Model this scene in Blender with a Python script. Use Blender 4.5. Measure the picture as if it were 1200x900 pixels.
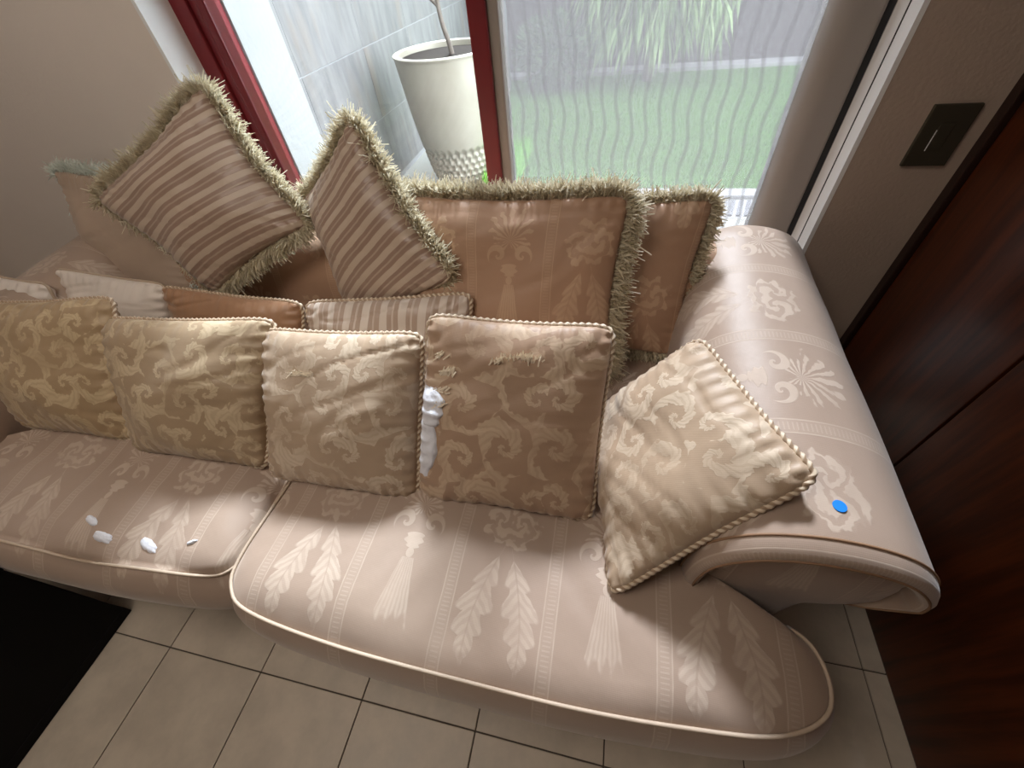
import bpy, bmesh, math, random
from mathutils import Vector, Matrix, noise
from mathutils.bvhtree import BVHTree
random.seed(7)
PI = math.pi
scene = bpy.context.scene
C = scene.collection
for o in list(bpy.data.objects):
    bpy.data.objects.remove(o, do_unlink=True)

# ------------------------------------------------------------------ camera
CAM = Vector((0.0, 0.0, 1.27))
cd = bpy.data.cameras.new('camera')
cam = bpy.data.objects.new('camera', cd)
C.objects.link(cam)
right = Vector((0.97571131, 0.20152779, -0.08587191))
up = -Vector((0.09487469, -0.74208673, -0.66355563))
back = -Vector((-0.1974493, 0.63929167, -0.74318231))
m = Matrix((right, up, back)).transposed().to_4x4()
m.translation = CAM
cam.matrix_world = m
cd.sensor_fit = 'HORIZONTAL'
cd.sensor_width = 36.0
cd.lens = 36.0 * 476.0 / 1200.0
cd.clip_start = 0.01
cd.clip_end = 100
scene.camera = cam

# ------------------------------------------------------------------ light
w = bpy.data.worlds.new('overcast_sky')
scene.world = w
w.use_nodes = True
bg = w.node_tree.nodes['Background']
bg.inputs[0].default_value = (0.87, 0.935, 1.0, 1)
bg.inputs[1].default_value = 12.5
sd_ = bpy.data.lights.new('hazy_sun', 'SUN')          # the sun as a wide bright patch behind thin cloud
sd_.energy = 25.0
sd_.angle = math.radians(8)
sd_.color = (0.84, 0.91, 1.0)
sun = bpy.data.objects.new('hazy_sun', sd_)
C.objects.link(sun)
sun.location = (-2, 6, 6)
sun.rotation_euler = Vector((0.12, -1.0, -1.05)).to_track_quat('-Z', 'Y').to_euler()
scene.view_settings.view_transform = 'Standard'
scene.view_settings.look = 'None'
scene.view_settings.gamma = 1.0
scene.view_settings.use_curve_mapping = False
scene.view_settings.exposure = 0.0

# ------------------------------------------------------------------ node expressions
class NX:
    """a number flowing through math nodes"""
    tree = None
    def __init__(s, v): s.v = v
    @staticmethod
    def m(op, *a, clamp=False):
        n = NX.tree.nodes.new('ShaderNodeMath'); n.operation = op; n.use_clamp = clamp
        for i, x in enumerate(a):
            x = x.v if isinstance(x, NX) else x
            if isinstance(x, (int, float)): n.inputs[i].default_value = x
            else: NX.tree.links.new(x, n.inputs[i])
        return NX(n.outputs[0])
    def __add__(s, o): return NX.m('ADD', s, o)
    __radd__ = __add__
    def __sub__(s, o): return NX.m('SUBTRACT', s, o)
    def __rsub__(s, o): return NX.m('SUBTRACT', o, s)
    def __mul__(s, o): return NX.m('MULTIPLY', s, o)
    __rmul__ = __mul__
    def __truediv__(s, o): return NX.m('DIVIDE', s, o)
def nsin(x): return NX.m('SINE', x)
def nabs(x): return NX.m('ABSOLUTE', x)
def nfloor(x): return NX.m('FLOOR', x)
def nfrac(x): return NX.m('FRACT', x)
def nsqrt(x): return NX.m('SQRT', x)
def nmax(a, b): return NX.m('MAXIMUM', a, b)
def nmin(a, b): return NX.m('MINIMUM', a, b)
def natan2(a, b): return NX.m('ARCTAN2', a, b)
def nlog(a): return NX.m('LOGARITHM', a, math.e)
def nmod2(a): return NX.m('FLOORED_MODULO', a, 2.0)
def ss(a, b, x):
    n = NX.tree.nodes.new('ShaderNodeMapRange'); n.interpolation_type = 'SMOOTHSTEP'
    inv = a > b
    lo, hi = (b, a) if inv else (a, b)
    NX.tree.links.new(x.v, n.inputs[0])
    n.inputs[1].default_value = lo; n.inputs[2].default_value = hi
    n.inputs[3].default_value = 1.0 if inv else 0.0
    n.inputs[4].default_value = 0.0 if inv else 1.0
    return NX(n.outputs[0])
def ell(x, y, cx, cy, rx, ry):
    a = (x - cx) / rx; b = (y - cy) / ry
    return nsqrt(a * a + b * b)
def tnode(kind, **kw):
    n = NX.tree.nodes.new(kind)
    for k, v in kw.items(): setattr(n, k, v)
    return n
def lk(a, b): NX.tree.links.new(a.v if isinstance(a, NX) else a, b)
def noise_n(vec, scale, detail=2.0, rough=.5, dims='3D'):
    n = tnode('ShaderNodeTexNoise', noise_dimensions=dims)
    n.inputs['Scale'].default_value = scale; n.inputs['Detail'].default_value = detail
    n.inputs['Roughness'].default_value = rough
    if vec is not None: lk(vec, n.inputs['Vector'])
    return NX(n.outputs[0])
def mixc(f, a, b):
    n = tnode('ShaderNodeMix', data_type='RGBA')
    if isinstance(f, NX): lk(f, n.inputs[0])
    else: n.inputs[0].default_value = f
    for i, c in ((6, a), (7, b)):
        if isinstance(c, tuple): n.inputs[i].default_value = (*c, 1)
        else: lk(c, n.inputs[i])
    return n.outputs[2]
def combine(x, y, z=0.0):
    n = tnode('ShaderNodeCombineXYZ')
    for i, c in enumerate((x, y, z)):
        if isinstance(c, NX): lk(c, n.inputs[i])
        else: n.inputs[i].default_value = c
    return n.outputs[0]
def uvxy():
    t = tnode('ShaderNodeUVMap')
    s = tnode('ShaderNodeSeparateXYZ'); lk(t.outputs[0], s.inputs[0])
    return NX(s.outputs[0]), NX(s.outputs[1]), t.outputs[0]
def new_mat(name):
    m = bpy.data.materials.new(name); m.use_nodes = True
    NX.tree = m.node_tree
    return m, m.node_tree.nodes['Principled BSDF']
def setc(sock, v):
    if isinstance(v, tuple): sock.default_value = (*v, 1) if len(v) == 3 else v
    elif isinstance(v, (int, float)): sock.default_value = v
    else: lk(v, sock)
def bump(p, h, strength, dist):
    b = tnode('ShaderNodeBump'); b.inputs['Strength'].default_value = strength
    b.inputs['Distance'].default_value = dist
    lk(h, b.inputs['Height']); lk(b.outputs[0], p.inputs['Normal'])
def objco():
    return tnode('ShaderNodeTexCoord').outputs['Object']
def srgb(r, g, b):
    f = lambda c: (c / 255 / 12.92) if c / 255 <= .04045 else ((c / 255 + .055) / 1.055) ** 2.4
    return (f(r), f(g), f(b))

MAT = {}
def simple(key, col, rough=.5, spec=.5, var=.08, scale=8.0, bmp=0.0, bscale=60.0, metal=0.0):
    mt, p = new_mat(key)
    n = noise_n(objco(), scale, 4.0)
    d = tuple(c * (1 - 2 * var) for c in col); l = tuple(min(1, c * (1 + 2 * var)) for c in col)
    setc(p.inputs['Base Color'], mixc(n, d, l))
    p.inputs['Roughness'].default_value = rough
    p.inputs['Specular IOR Level'].default_value = spec
    p.inputs['Metallic'].default_value = metal
    if bmp: bump(p, noise_n(objco(), bscale, 3.0), bmp, .004)
    MAT[key] = mt
    return mt

# fabric colours
GROUND = srgb(168, 146, 130)
MOTIF = srgb(186, 167, 151)
def weave(p, uv, extra=None, st=.25):
    u, v, _ = uv
    th = nsin(u * 2600.0) * .15 + nsin(v * 2600.0) * .15
    n = noise_n(uv[2], 22.0, 3.0)
    h = th * .12 + n * 1.0
    if extra is not None: h = h + extra * .35
    bump(p, h, st, .004)
def fabric(p, uv, mask, ground=GROUND, motif=MOTIF, rg=.48, rm=.62):
    wear = noise_n(uv[2], 5.0, 4.0)
    g2 = tuple(c * .86 for c in ground)
    col = mixc(mask, mixc(wear, g2, ground), motif)
    setc(p.inputs['Base Color'], col)
    lk(mask * (rm - rg) + rg, p.inputs['Roughness'])
    p.inputs['Specular IOR Level'].default_value = .32
    p.inputs['Sheen Weight'].default_value = .25
    p.inputs['Sheen Roughness'].default_value = .4
    weave(p, uv, mask)

def mat_damask_stripe(key, ground=GROUND, motif=MOTIF, voff=0.0):
    mt, p = new_mat(key)
    u, v, uv = uvxy()
    P = .19
    wob = noise_n(uv, 40.0, 2.0) - .5
    U = (u - .153) / P
    par = nmod2(nfloor(U))
    x = (nfrac(U) - .5) * P
    ax = nabs(x)
    V = (v + voff) / .40
    y = (nfrac(V) - .5) * .40
    # stitched bands on the seams between the columns
    l1 = ss(.0016, .0008, nabs(ax - .0835))
    lad = ss(.0875, .0885, ax) * ss(.1, .6, nsin(v * 900.0))
    fill = ss(.084, .0845, ax) * .25
    band = nmax(nmax(l1, lad * .7), fill)
    # two acanthus leaves curling round an oval, a bouquet above
    wob2 = noise_n(uv, 90.0, 2.0) - .5
    t0 = (.05 - y) / .19
    sp_x = nsin(t0 * 1.9) * .036 + .013
    d = ax - sp_x
    ad = nabs(d)
    lob = nabs(nsin(t0 * 14.0 - ad * 70.0 + wob * 1.6))
    wl = nmax(nsin(nmin(nmax(t0, 0.0), 1.0) * PI) * .031 * (lob * .5 + .58) + wob * .008, .0004)
    herring = ss(-.8, .6, nsin((ad * 1.1 + y) * 330.0 + wob * 5.0)) * .4 + .6
    spine = ss(.0006, .0026, ad) * .5 + .5
    leaf = ss(1.08, .9, ad / wl) * herring * spine * ss(1.0, .8, t0 + wob2 * .3)
    e2 = ell(x, y, 0.0, .115, .056, .05) + wob * 1.3 + nsin(natan2(y - .105, ax) * 9.0) * .10
    inner = nsin(ell(ax, y, .02, .115, .01, .01) * 2.6 + natan2(y - .115, ax - .02) * 2.0 + wob * 11.0)
    bouq = ss(1.03, .9, e2) * (ss(-.5, .3, inner) * .8 + .2)
    A = nmax(leaf, bouq)
    # tassel hanging from a scrolled cup
    t = (0.015 - y) / .105
    wd = t * .020 + .012
    sk = ss(1.05, .95, ax / wd + wob * .1) * ss(-.01, .02, t) * ss(1.06, .9, t + nsin(x * 330.0) * .06 + wob * .35)
    sk = sk * (ss(-.8, .6, nsin(x / wd * 23.0 + wob * 4.0)) * .45 + .45)
    knot = ss(1.05, .9, ell(x, y, 0.0, .024, .008, .010))
    cup = ss(1.05, .9, ell(x, y, 0.0, .050, .019, .016) + nsin(y * 500.0) * .15 + wob * .5)
    curl = nsin(natan2(y - .082, ax - .030) + nlog(ell(ax, y, .030, .082, .02, .02) + .1) * 3.0)
    scr = ss(.1, .4, curl) * ss(1.25, 1.1, ell(ax, y, .030, .082, .021, .022))
    spray = ss(1.03, .92, ell(x, y, 0.0, .145, .05, .045) + nsin(natan2(y - .145, ax) * 11.0) * .16 + wob * .9) * ss(-.4, .4, nsin(natan2(y - .12, ax) * 17.0 + wob * 9.0))
    B = nmax(nmax(sk, knot), nmax(nmax(cup, scr), spray))
    worn = ss(.3, .6, noise_n(uv, 11.0, 3.0)) * .45 + .55
    mask = nmax(A * (1.0 - par) + B * par, band * .8) * worn
    fabric(p, (u, v, uv), mask, ground, motif)
    MAT[key] = mt

def mat_scroll(key, ground=GROUND, motif=MOTIF, sc=10.0, seed=0.0):
    """all-over scrolling leaves: a spiral grown in every cell of a cell pattern"""
    mt, p = new_mat(key)
    u, v, uv = uvxy()
    wx = noise_n(combine(u + seed, v), 14.0, 2.0) - .5
    wy = noise_n(combine(u + 9.0 + seed, v), 14.0, 2.0) - .5
    uu = (u + wx * .035 + seed) * sc
    vv = (v + wy * .035) * sc
    vo = tnode('ShaderNodeTexVoronoi', voronoi_dimensions='2D', feature='F1')
    vo.inputs['Scale'].default_value = 1.0
    vo.inputs['Randomness'].default_value = .75
    lk(combine(uu, vv), vo.inputs['Vector'])
    sp = tnode('ShaderNodeSeparateXYZ'); lk(vo.outputs['Position'], sp.inputs[0])
    sc_ = tnode('ShaderNodeSeparateColor'); lk(vo.outputs['Color'], sc_.inputs[0])
    h = NX(sc_.outputs[0])
    sg = ss(.49, .51, h) * 2.0 - 1.0
    px = uu - NX(sp.outputs[0]); py = vv - NX(sp.outputs[1])
    r = nsqrt(px * px + py * py)
    th = natan2(py, px) * sg
    w0 = noise_n(uv, 60.0, 2.0) - .5
    lobes = nsin(th * 9.0 + r * 16.0) * .30 + nsin(th * 17.0 - r * 24.0) * .16 + w0 * .9
    s1 = nsin(th + nlog(r + .05) * 3.8 + h * 6.28 + lobes * .9)
    vein = ss(-.9, .3, nsin(th * 14.0 + r * 34.0 + w0 * 6.0)) * .35 + .65
    w1 = noise_n(uv, 9.0, 2.0)
    mask = ss(.05, .30, s1 - (w1 - .5) * 1.4) * vein
    mask = mask * (ss(.35, .6, noise_n(uv, 6.5, 2.0)) * .6 + .4)
    fabric(p, (u, v, uv), mask * .9, ground, motif)
    MAT[key] = mt

def mat_satin_stripe(key, ang, a, b, per=.042, rough=.3):
    mt, p = new_mat(key)
    u, v, uv = uvxy()
    n = noise_n(uv, 6.0, 2.0) - .5
    s = u * math.cos(ang) + v * math.sin(ang) + n * .006
    f = nfrac(s / per)
    m1 = ss(.0, .04, f) * ss(.44, .40, f)
    m2 = ss(.64, .67, f) * ss(.77, .74, f) * .6
    mask = nmax(m1, m2)
    fabric(p, (u, v, uv), mask, a, b, rg=rough, rm=rough + .12)
    MAT[key] = mt

def mat_plain(key, col, rough=.35):
    mt, p = new_mat(key)
    u, v, uv = uvxy()
    n = ss(.35, .75, noise_n(uv, 7.0, 3.0)) * .3
    fabric(p, (u, v, uv), n, col, tuple(min(1, c * 1.2) for c in col), rg=rough, rm=rough + .1)
    MAT[key] = mt

mat_damask_stripe('damask_stripe')
mat_damask_stripe('damask_back', srgb(180, 144, 118), srgb(196, 164, 136), .1)
mat_scroll('scroll_gold', srgb(168, 144, 116), srgb(198, 178, 148), 12.0, 0.0)
mat_scroll('scroll_pink', srgb(174, 144, 120), srgb(200, 176, 150), 10.0, 3.3)
mat_scroll('scroll_pale', srgb(182, 158, 134), srgb(206, 188, 166), 12.0, 7.1)
mat_scroll('scroll_ochre', srgb(166, 140, 108), srgb(196, 174, 140), 12.0, 12.7)
mat_satin_stripe('satin_stripe', 0.0, srgb(154, 128, 112), srgb(186, 166, 148))
mat_satin_stripe('satin_stripe_low', 0.0, srgb(178, 156, 140), srgb(206, 192, 180), per=.05)
mat_plain('satin_plain', srgb(178, 156, 138))
mat_plain('satin_pale', srgb(220, 208, 198))
mat_plain('satin_brown', srgb(160, 122, 94))

def mat_rope(key, a, b):
    mt, p = new_mat(key)
    u, v, uv = uvxy()
    m_ = ss(-.2, .5, nsin(v * 2.0))
    setc(p.inputs['Base Color'], mixc(m_, a, b))
    p.inputs['Roughness'].default_value = .55
    p.inputs['Sheen Weight'].default_value = .2
    MAT[key] = mt
mat_rope('rope', srgb(164, 138, 112), srgb(210, 192, 168))
simple('cord', srgb(180, 160, 140), .6, .4, .06, 40)
simple('thread', srgb(236, 222, 200), .7, .2, .03, 40)
simple('cord_brown', srgb(140, 108, 82), .6, .4, .06, 40)
def mat_fringe(key, a, b, tl=.4):
    mt, p = new_mat(key)
    g = tnode('ShaderNodeNewGeometry')
    col = mixc(NX(g.outputs['Random Per Island']), a, b)
    setc(p.inputs['Base Color'], col)
    p.inputs['Roughness'].default_value = .6
    t_ = tnode('ShaderNodeBsdfTranslucent'); lk(col, t_.inputs[0])
    mx = tnode('ShaderNodeMixShader'); mx.inputs[0].default_value = tl
    lk(p.outputs[0], mx.inputs[1]); lk(t_.outputs[0], mx.inputs[2])
    lk(mx.outputs[0], mt.node_tree.nodes['Material Output'].inputs[0])
    MAT[key] = mt
mat_fringe('fringe', srgb(196, 184, 156), srgb(236, 228, 206))
mat_fringe('fringe_pale', srgb(222, 228, 220), srgb(244, 250, 246))
simple('stuffing', (.70, .70, .75), .9, .2, .05, 30, .5, 90)
simple('wall_paint', srgb(222, 212, 204), .8, .3, .03, 3, .25, 120)
simple('wall_paint_brown', srgb(178, 160, 146), .8, .3, .03, 3, .25, 120)
simple('white_paint', srgb(232, 232, 232), .6, .4, .02, 5)
simple('ceiling_paint', srgb(225, 220, 212), .9, .2, .02, 3)
simple('plaster', srgb(150, 150, 150), .85, .2, .04, 6, .4, 60)
simple('maroon', srgb(112, 32, 38), .35, .5, .08, 12)
simple('grey_frame', srgb(150, 142, 136), .5, .4, .04, 4)
simple('black_gasket', (.012, .011, .012), .5, .4, .1, 5)
simple('black_lacquer', (.0035, .003, .0035), .6, .15, .1, 5)
simple('bronze', srgb(78, 74, 62), .4, .5, .06, 20, metal=.5)
simple('blue_sticker', srgb(10, 125, 220), .5, .4, .03, 20)
simple('grout', srgb(92, 84, 76), .9, .1, .1, 30)
simple('sofa_leg', srgb(52, 30, 18), .4, .5, .1, 20)
simple('concrete', srgb(128, 128, 124), .9, .2, .08, 5, .3, 40)
simple('kerb_white', srgb(140, 140, 142), .8, .3, .05, 8)
simple('grate_grey', srgb(78, 79, 86), .5, .4, .05, 10)
simple('garden_wall_grey', srgb(66, 60, 63), .9, .2, .06, 2)
simple('soil', srgb(30, 24, 20), 1.0, .1, .3, 40, .8, 60)
simple('bark', srgb(98, 90, 84), .9, .2, .2, 30)
simple('post_pale', srgb(130, 140, 140), .8, .2, .05, 4)
simple('turf_soil', srgb(70, 110, 50), 1.0, .1, .3, 10)
mat_fringe('grass', srgb(76, 116, 56), srgb(120, 160, 88))
mat_fringe('grass_bright', srgb(96, 170, 50), srgb(150, 214, 90))
mat_fringe('leaf', srgb(96, 132, 76), srgb(170, 196, 140))
mat_fringe('leaf_dark', srgb(54, 76, 50), srgb(90, 118, 78))

def mat_tile(key, col):
    mt, p = new_mat(key)
    oi = tnode('ShaderNodeObjectInfo')
    sep = tnode('ShaderNodeVectorMath', operation='SCALE')
    lk(oi.outputs['Random'], sep.inputs['Scale']); sep.inputs[0].default_value = (37, 91, 13)
    ad = tnode('ShaderNodeVectorMath', operation='ADD')
    lk(objco(), ad.inputs[0]); lk(sep.outputs[0], ad.inputs[1])
    n = noise_n(ad.outputs[0], 9.0, 5.0, .6)
    n2 = noise_n(ad.outputs[0], 60.0, 3.0)
    f = ss(.3, .7, n) * .7 + n2 * .3
    d = tuple(c * .74 for c in col)
    setc(p.inputs['Base Color'], mixc(f, d, col))
    lk(f * .15 + .38, p.inputs['Roughness'])
    p.inputs['Specular IOR Level'].default_value = .4
    bump(p, n2, .05, .002)
    MAT[key] = mt
mat_tile('floor_tile', srgb(204, 190, 172))

def mat_slate(key):
    mt, p = new_mat(key)
    oi = tnode('ShaderNodeObjectInfo')
    sep = tnode('ShaderNodeVectorMath', operation='SCALE')
    lk(oi.outputs['Random'], sep.inputs['Scale']); sep.inputs[0].default_value = (17, 51, 73)
    mp = tnode('ShaderNodeMapping'); mp.inputs['Scale'].default_value = (1, 5, 1.0)
    lk(objco(), mp.inputs[0])
    ad = tnode('ShaderNodeVectorMath', operation='ADD')
    lk(mp.outputs[0], ad.inputs[0]); lk(sep.outputs[0], ad.inputs[1])
    n = noise_n(ad.outputs[0], 3.0, 6.0, .62)
    c1 = mixc(ss(.15, .85, n), srgb(92, 90, 92), srgb(124, 122, 122))
    n3 = noise_n(ad.outputs[0], 1.6, 3.0)
    c2 = mixc(ss(.55, .75, n3) * .5, c1, srgb(112, 98, 88))
    setc(p.inputs['Base Color'], c2)
    p.inputs['Roughness'].default_value = .55
    bump(p, n, .3, .01)
    MAT[key] = mt
mat_slate('slate')

def mat_wood(key):
    mt, p = new_mat(key)
    mp = tnode('ShaderNodeMapping'); mp.inputs['Scale'].default_value = (1, 14, 1.0)
    lk(objco(), mp.inputs[0])
    n = noise_n(mp.outputs[0], 3.0, 6.0, .6)
    n2 = noise_n(objco(), 2.0, 3.0)
    f = ss(.3, .75, n) * .6 + n2 * .4
    setc(p.inputs['Base Color'], mixc(f, srgb(30, 12, 5), srgb(92, 42, 16)))
    p.inputs['Roughness'].default_value = .33
    p.inputs['Specular IOR Level'].default_value = .35
    bump(p, n, .08, .003)
    MAT[key] = mt
mat_wood('dark_wood')
simple('dark_trim', srgb(42, 24, 18), .4, .4, .15, 20)

def mat_pot(key):
    mt, p = new_mat(key)
    n = noise_n(objco(), 5.0, 4.0)
    setc(p.inputs['Base Color'], mixc(n, srgb(128, 122, 110), srgb(156, 150, 138)))
    p.inputs['Metallic'].default_value = .15
    p.inputs['Roughness'].default_value = .38
    MAT[key] = mt
mat_pot('pot_glaze')

def mat_glass(key):
    mt, p = new_mat(key)
    nt = mt.node_tree
    nt.nodes.remove(p)
    tr = tnode('ShaderNodeBsdfTransparent'); tr.inputs[0].default_value = (.96, .98, .98, 1)
    gl = tnode('ShaderNodeBsdfGlossy'); gl.inputs['Roughness'].default_value = .02
    fr = tnode('ShaderNodeFresnel'); fr.inputs[0].default_value = 1.45
    mx = tnode('ShaderNodeMixShader')
    lk(NX(fr.outputs[0]) * .7, mx.inputs[0]); lk(tr.outputs[0], mx.inputs[1]); lk(gl.outputs[0], mx.inputs[2])
    lk(mx.outputs[0], nt.nodes['Material Output'].inputs[0])
    MAT[key] = mt
mat_glass('glass')

def mat_screen(key):
    """fine insect mesh, doubled: the two weaves beat into wavy vertical lines"""
    mt, p = new_mat(key)
    nt = mt.node_tree
    nt.nodes.remove(p)
    s = tnode('ShaderNodeSeparateXYZ'); lk(objco(), s.inputs[0])
    x, z = NX(s.outputs[0]), NX(s.outputs[2])
    n = noise_n(combine(x * .6, 0.0, z), 3.0, 2.0) - .5
    ph = (x + z * .05) / .037 + nsin(z * 42.0 + x * 9.0) * .13 + n * 1.1
    wv = ss(.45, 1.0, nsin(ph * 6.2832))
    tr = tnode('ShaderNodeBsdfTransparent')
    df = tnode('ShaderNodeBsdfDiffuse'); df.inputs[0].default_value = (*srgb(120, 118, 118), 1)
    tl = tnode('ShaderNodeBsdfTranslucent'); tl.inputs[0].default_value = (*srgb(120, 118, 119), 1)
    m1 = tnode('ShaderNodeMixShader'); m1.inputs[0].default_value = .45
    lk(df.outputs[0], m1.inputs[1]); lk(tl.outputs[0], m1.inputs[2])
    mx = tnode('ShaderNodeMixShader')
    lk(wv * .13 + .51, mx.inputs[0]); lk(tr.outputs[0], mx.inputs[1]); lk(m1.outputs[0], mx.inputs[2])
    lk(mx.outputs[0], nt.nodes['Material Output'].inputs[0])
    MAT[key] = mt
mat_screen('insect_mesh')

# ------------------------------------------------------------------ mesh helpers
def link_mesh(name, verts, faces, mat, parent=None, uvs=None, smooth=True, loc=None):
    """one mesh object; verts in world space, re-based on parent / loc"""
    base = Vector((0, 0, 0))
    if parent is not None: base = world_of(parent)
    elif loc is not None: base = Vector(loc)
    off = base
    if parent is not None and loc is not None: off = Vector(loc)
    me = bpy.data.meshes.new(name)
    me.from_pydata([tuple(Vector(v) - off) for v in verts], [], faces)
    if uvs is not None:
        ul = me.uv_layers.new(name='UVMap')
        for lp in me.loops:
            ul.data[lp.index].uv = uvs[lp.vertex_index]
    if smooth:
        me.polygons.foreach_set('use_smooth', [True] * len(me.polygons))
    me.materials.append(MAT[mat])
    me.update()
    o = bpy.data.objects.new(name, me)
    C.objects.link(o)
    if parent is not None:
        o.parent = parent
        o.location = off - base
    else:
        o.location = off
    return o
def world_of(o):
    p = Vector(o.location)
    while o.parent is not None:
        o = o.parent; p += Vector(o.location)
    return p
def thing(name, label, cat, loc, group=None):
    o = bpy.data.objects.new(name, None); C.objects.link(o)
    o.empty_display_size = .05
    o.location = loc; o['label'] = label; o['category'] = cat
    if group: o['group'] = group
    return o
def struct(o, label=None):
    o['kind'] = 'structure'
    if label: o['label'] = label
    return o
def box_data(x0, x1, y0, y1, z0, z1, bev=0.0):
    bm = bmesh.new()
    bmesh.ops.create_cube(bm, size=1.0)
    for v in bm.verts:
        v.co = Vector(((x0 + x1) / 2 + v.co.x * (x1 - x0), (y0 + y1) / 2 + v.co.y * (y1 - y0), (z0 + z1) / 2 + v.co.z * (z1 - z0)))
    if bev:
        bmesh.ops.bevel(bm, geom=bm.edges[:], offset=bev, segments=2, affect='EDGES', profile=.6)
    bm.verts.index_update()
    vs = [v.co.copy() for v in bm.verts]; fs = [[v.index for v in f.verts] for f in bm.faces]
    bm.free()
    return vs, fs
def box(name, x0, x1, y0, y1, z0, z1, mat, parent=None, bev=0.0, loc=None):
    vs, fs = box_data(x0, x1, y0, y1, z0, z1, bev)
    return link_mesh(name, vs, fs, mat, parent, smooth=False, loc=loc)
def merge(parts):
    V, F = [], []
    for vs, fs in parts:
        n = len(V); V += list(vs); F += [[i + n for i in f] for f in fs]
    return V, F
def catmull(pts, n, closed=False):
    out = []; N = len(pts)
    pts = [Vector(p) for p in pts]
    rng = range(N) if closed else range(N - 1)
    for i in rng:
        if closed: p0, p1, p2, p3 = pts[i - 1], pts[i], pts[(i + 1) % N], pts[(i + 2) % N]
        else: p0, p1, p2, p3 = pts[max(i - 1, 0)], pts[i], pts[i + 1], pts[min(i + 2, N - 1)]
        for k in range(n):
            t = k / n
            out.append(.5 * ((2 * p1) + (p2 - p0) * t + (2 * p0 - 5 * p1 + 4 * p2 - p3) * t * t + (3 * p1 - p0 - 3 * p2 + p3) * t ** 3))
    if not closed: out.append(pts[-1])
    return out
def resample(pts, step, closed=False):
    P = list(pts) + ([pts[0]] if closed else [])
    d = [0.0]
    for a, b in zip(P, P[1:]): d.append(d[-1] + (b - a).length)
    n = max(3, int(d[-1] / step)); out = []; j = 0
    for k in range(n if closed else n + 1):
        t = d[-1] * k / n
        while j < len(d) - 2 and d[j + 1] < t: j += 1
        s = (t - d[j]) / max(1e-9, d[j + 1] - d[j])
        out.append(P[j].lerp(P[j + 1], s))
    return out, d[-1]
def tube(pts, rad, sides=8, closed=False, refs=None, lobes=0.0, pitch=.018, radf=None):
    """swept tube, optionally a two-strand twisted cord; returns verts, faces, uvs"""
    n = len(pts); V, F, UV = [], [], []
    L = 0.0
    nrm = None
    for i in range(n):
        a = pts[i - 1] if (closed or i > 0) else pts[i]
        b = pts[(i + 1) % n] if (closed or i < n - 1) else pts[i]
        t = (b - a).normalized()
        if i > 0: L += (pts[i] - pts[i - 1]).length
        if nrm is None:
            nrm = t.orthogonal().normalized()
        nrm = (nrm - t * nrm.dot(t)).normalized()
        bn = t.cross(nrm)
        r = radf(i / max(1, n - 1)) * rad if radf else rad
        for k in range(sides):
            ph = 2 * PI * k / sides
            tw = ph - 2 * PI * L / pitch
            rr = r * (1 + lobes * math.cos(2 * tw)) if lobes else r
            V.append(pts[i] + (nrm * math.cos(ph) + bn * math.sin(ph)) * rr)
            UV.append((L, tw))
    m_ = n if closed else n - 1
    for i in range(m_):
        for k in range(sides):
            a = i * sides + k; b = i * sides + (k + 1) % sides
            c = ((i + 1) % n) * sides + (k + 1) % sides; d = ((i + 1) % n) * sides + k
            F.append([a, b, c, d])
    if not closed:
        F.append(list(range(sides))[::-1]); F.append([(n - 1) * sides + k for k in range(sides)])
    return V, F, UV
def strands(anchors, outs, length, width, seed, per, spread=.5, curl=.35, along=None, clump=.03):
    """short tapered threads: anchors + outward directions, 'per' threads at each anchor"""
    rn = random.Random(seed); V, F = [], []
    for a, o in zip(anchors, outs):
        cl = noise.noise_vector(a / clump) * spread
        for _ in range(per):
            d = (o + cl + Vector((rn.gauss(0, 1), rn.gauss(0, 1), rn.gauss(0, 1))) * spread * .45).normalized()
            ln = length * rn.uniform(.8, 1.05)
            sd = d.cross(Vector((rn.gauss(0, 1), rn.gauss(0, 1), rn.gauss(0, 1)))).normalized() * width * .5
            p0 = a + Vector((rn.gauss(0, 1), rn.gauss(0, 1), rn.gauss(0, 1))) * .0025
            bend = Vector((rn.gauss(0, 1), rn.gauss(0, 1), rn.gauss(0, 1))) * curl * ln * .4
            p1 = p0 + d * ln * .55 + bend * .3; p2 = p0 + d * ln + bend + Vector((0, 0, -.12 * ln))
            n = len(V)
            V += [p0 - sd, p0 + sd, p1 + sd, p1 - sd, p2 + sd * .7, p2 - sd * .7]
            F += [[n, n + 1, n + 2, n + 3], [n + 3, n + 2, n + 4, n + 5]]
    return V, F
def blob(center, rx, ry, rz, seed, amp=.35, fs=40.0, seg=14, rings=9):
    V, F = [], []
    c = Vector(center)
    for i in range(rings + 1):
        th = PI * i / rings
        for k in range(seg):
            ph = 2 * PI * k / seg
            d = Vector((math.sin(th) * math.cos(ph), math.sin(th) * math.sin(ph), math.cos(th)))
            q = 1 + amp * noise.noise(d * 1.7 + Vector((seed, seed * 2, 0)))
            V.append(c + Vector((d.x * rx, d.y * ry, d.z * rz)) * q)
    for i in range(rings):
        for k in range(seg):
            F.append([i * seg + k, (i + 1) * seg + k, (i + 1) * seg + (k + 1) % seg, i * seg + (k + 1) % seg])
    return V, F

# ------------------------------------------------------------------ room shell
WY = 1.133     # inner face of the window wall
RX = .754      # face of the wooden wall on the right
LX = -3.0      # left wall
BY = -2.8      # wall behind the camera
CZ = 2.45
OX0, OX1, OZ1 = -1.18, .522, 2.15     # opening of the garden window
WT = .10       # depth of the inner reveal
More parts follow.
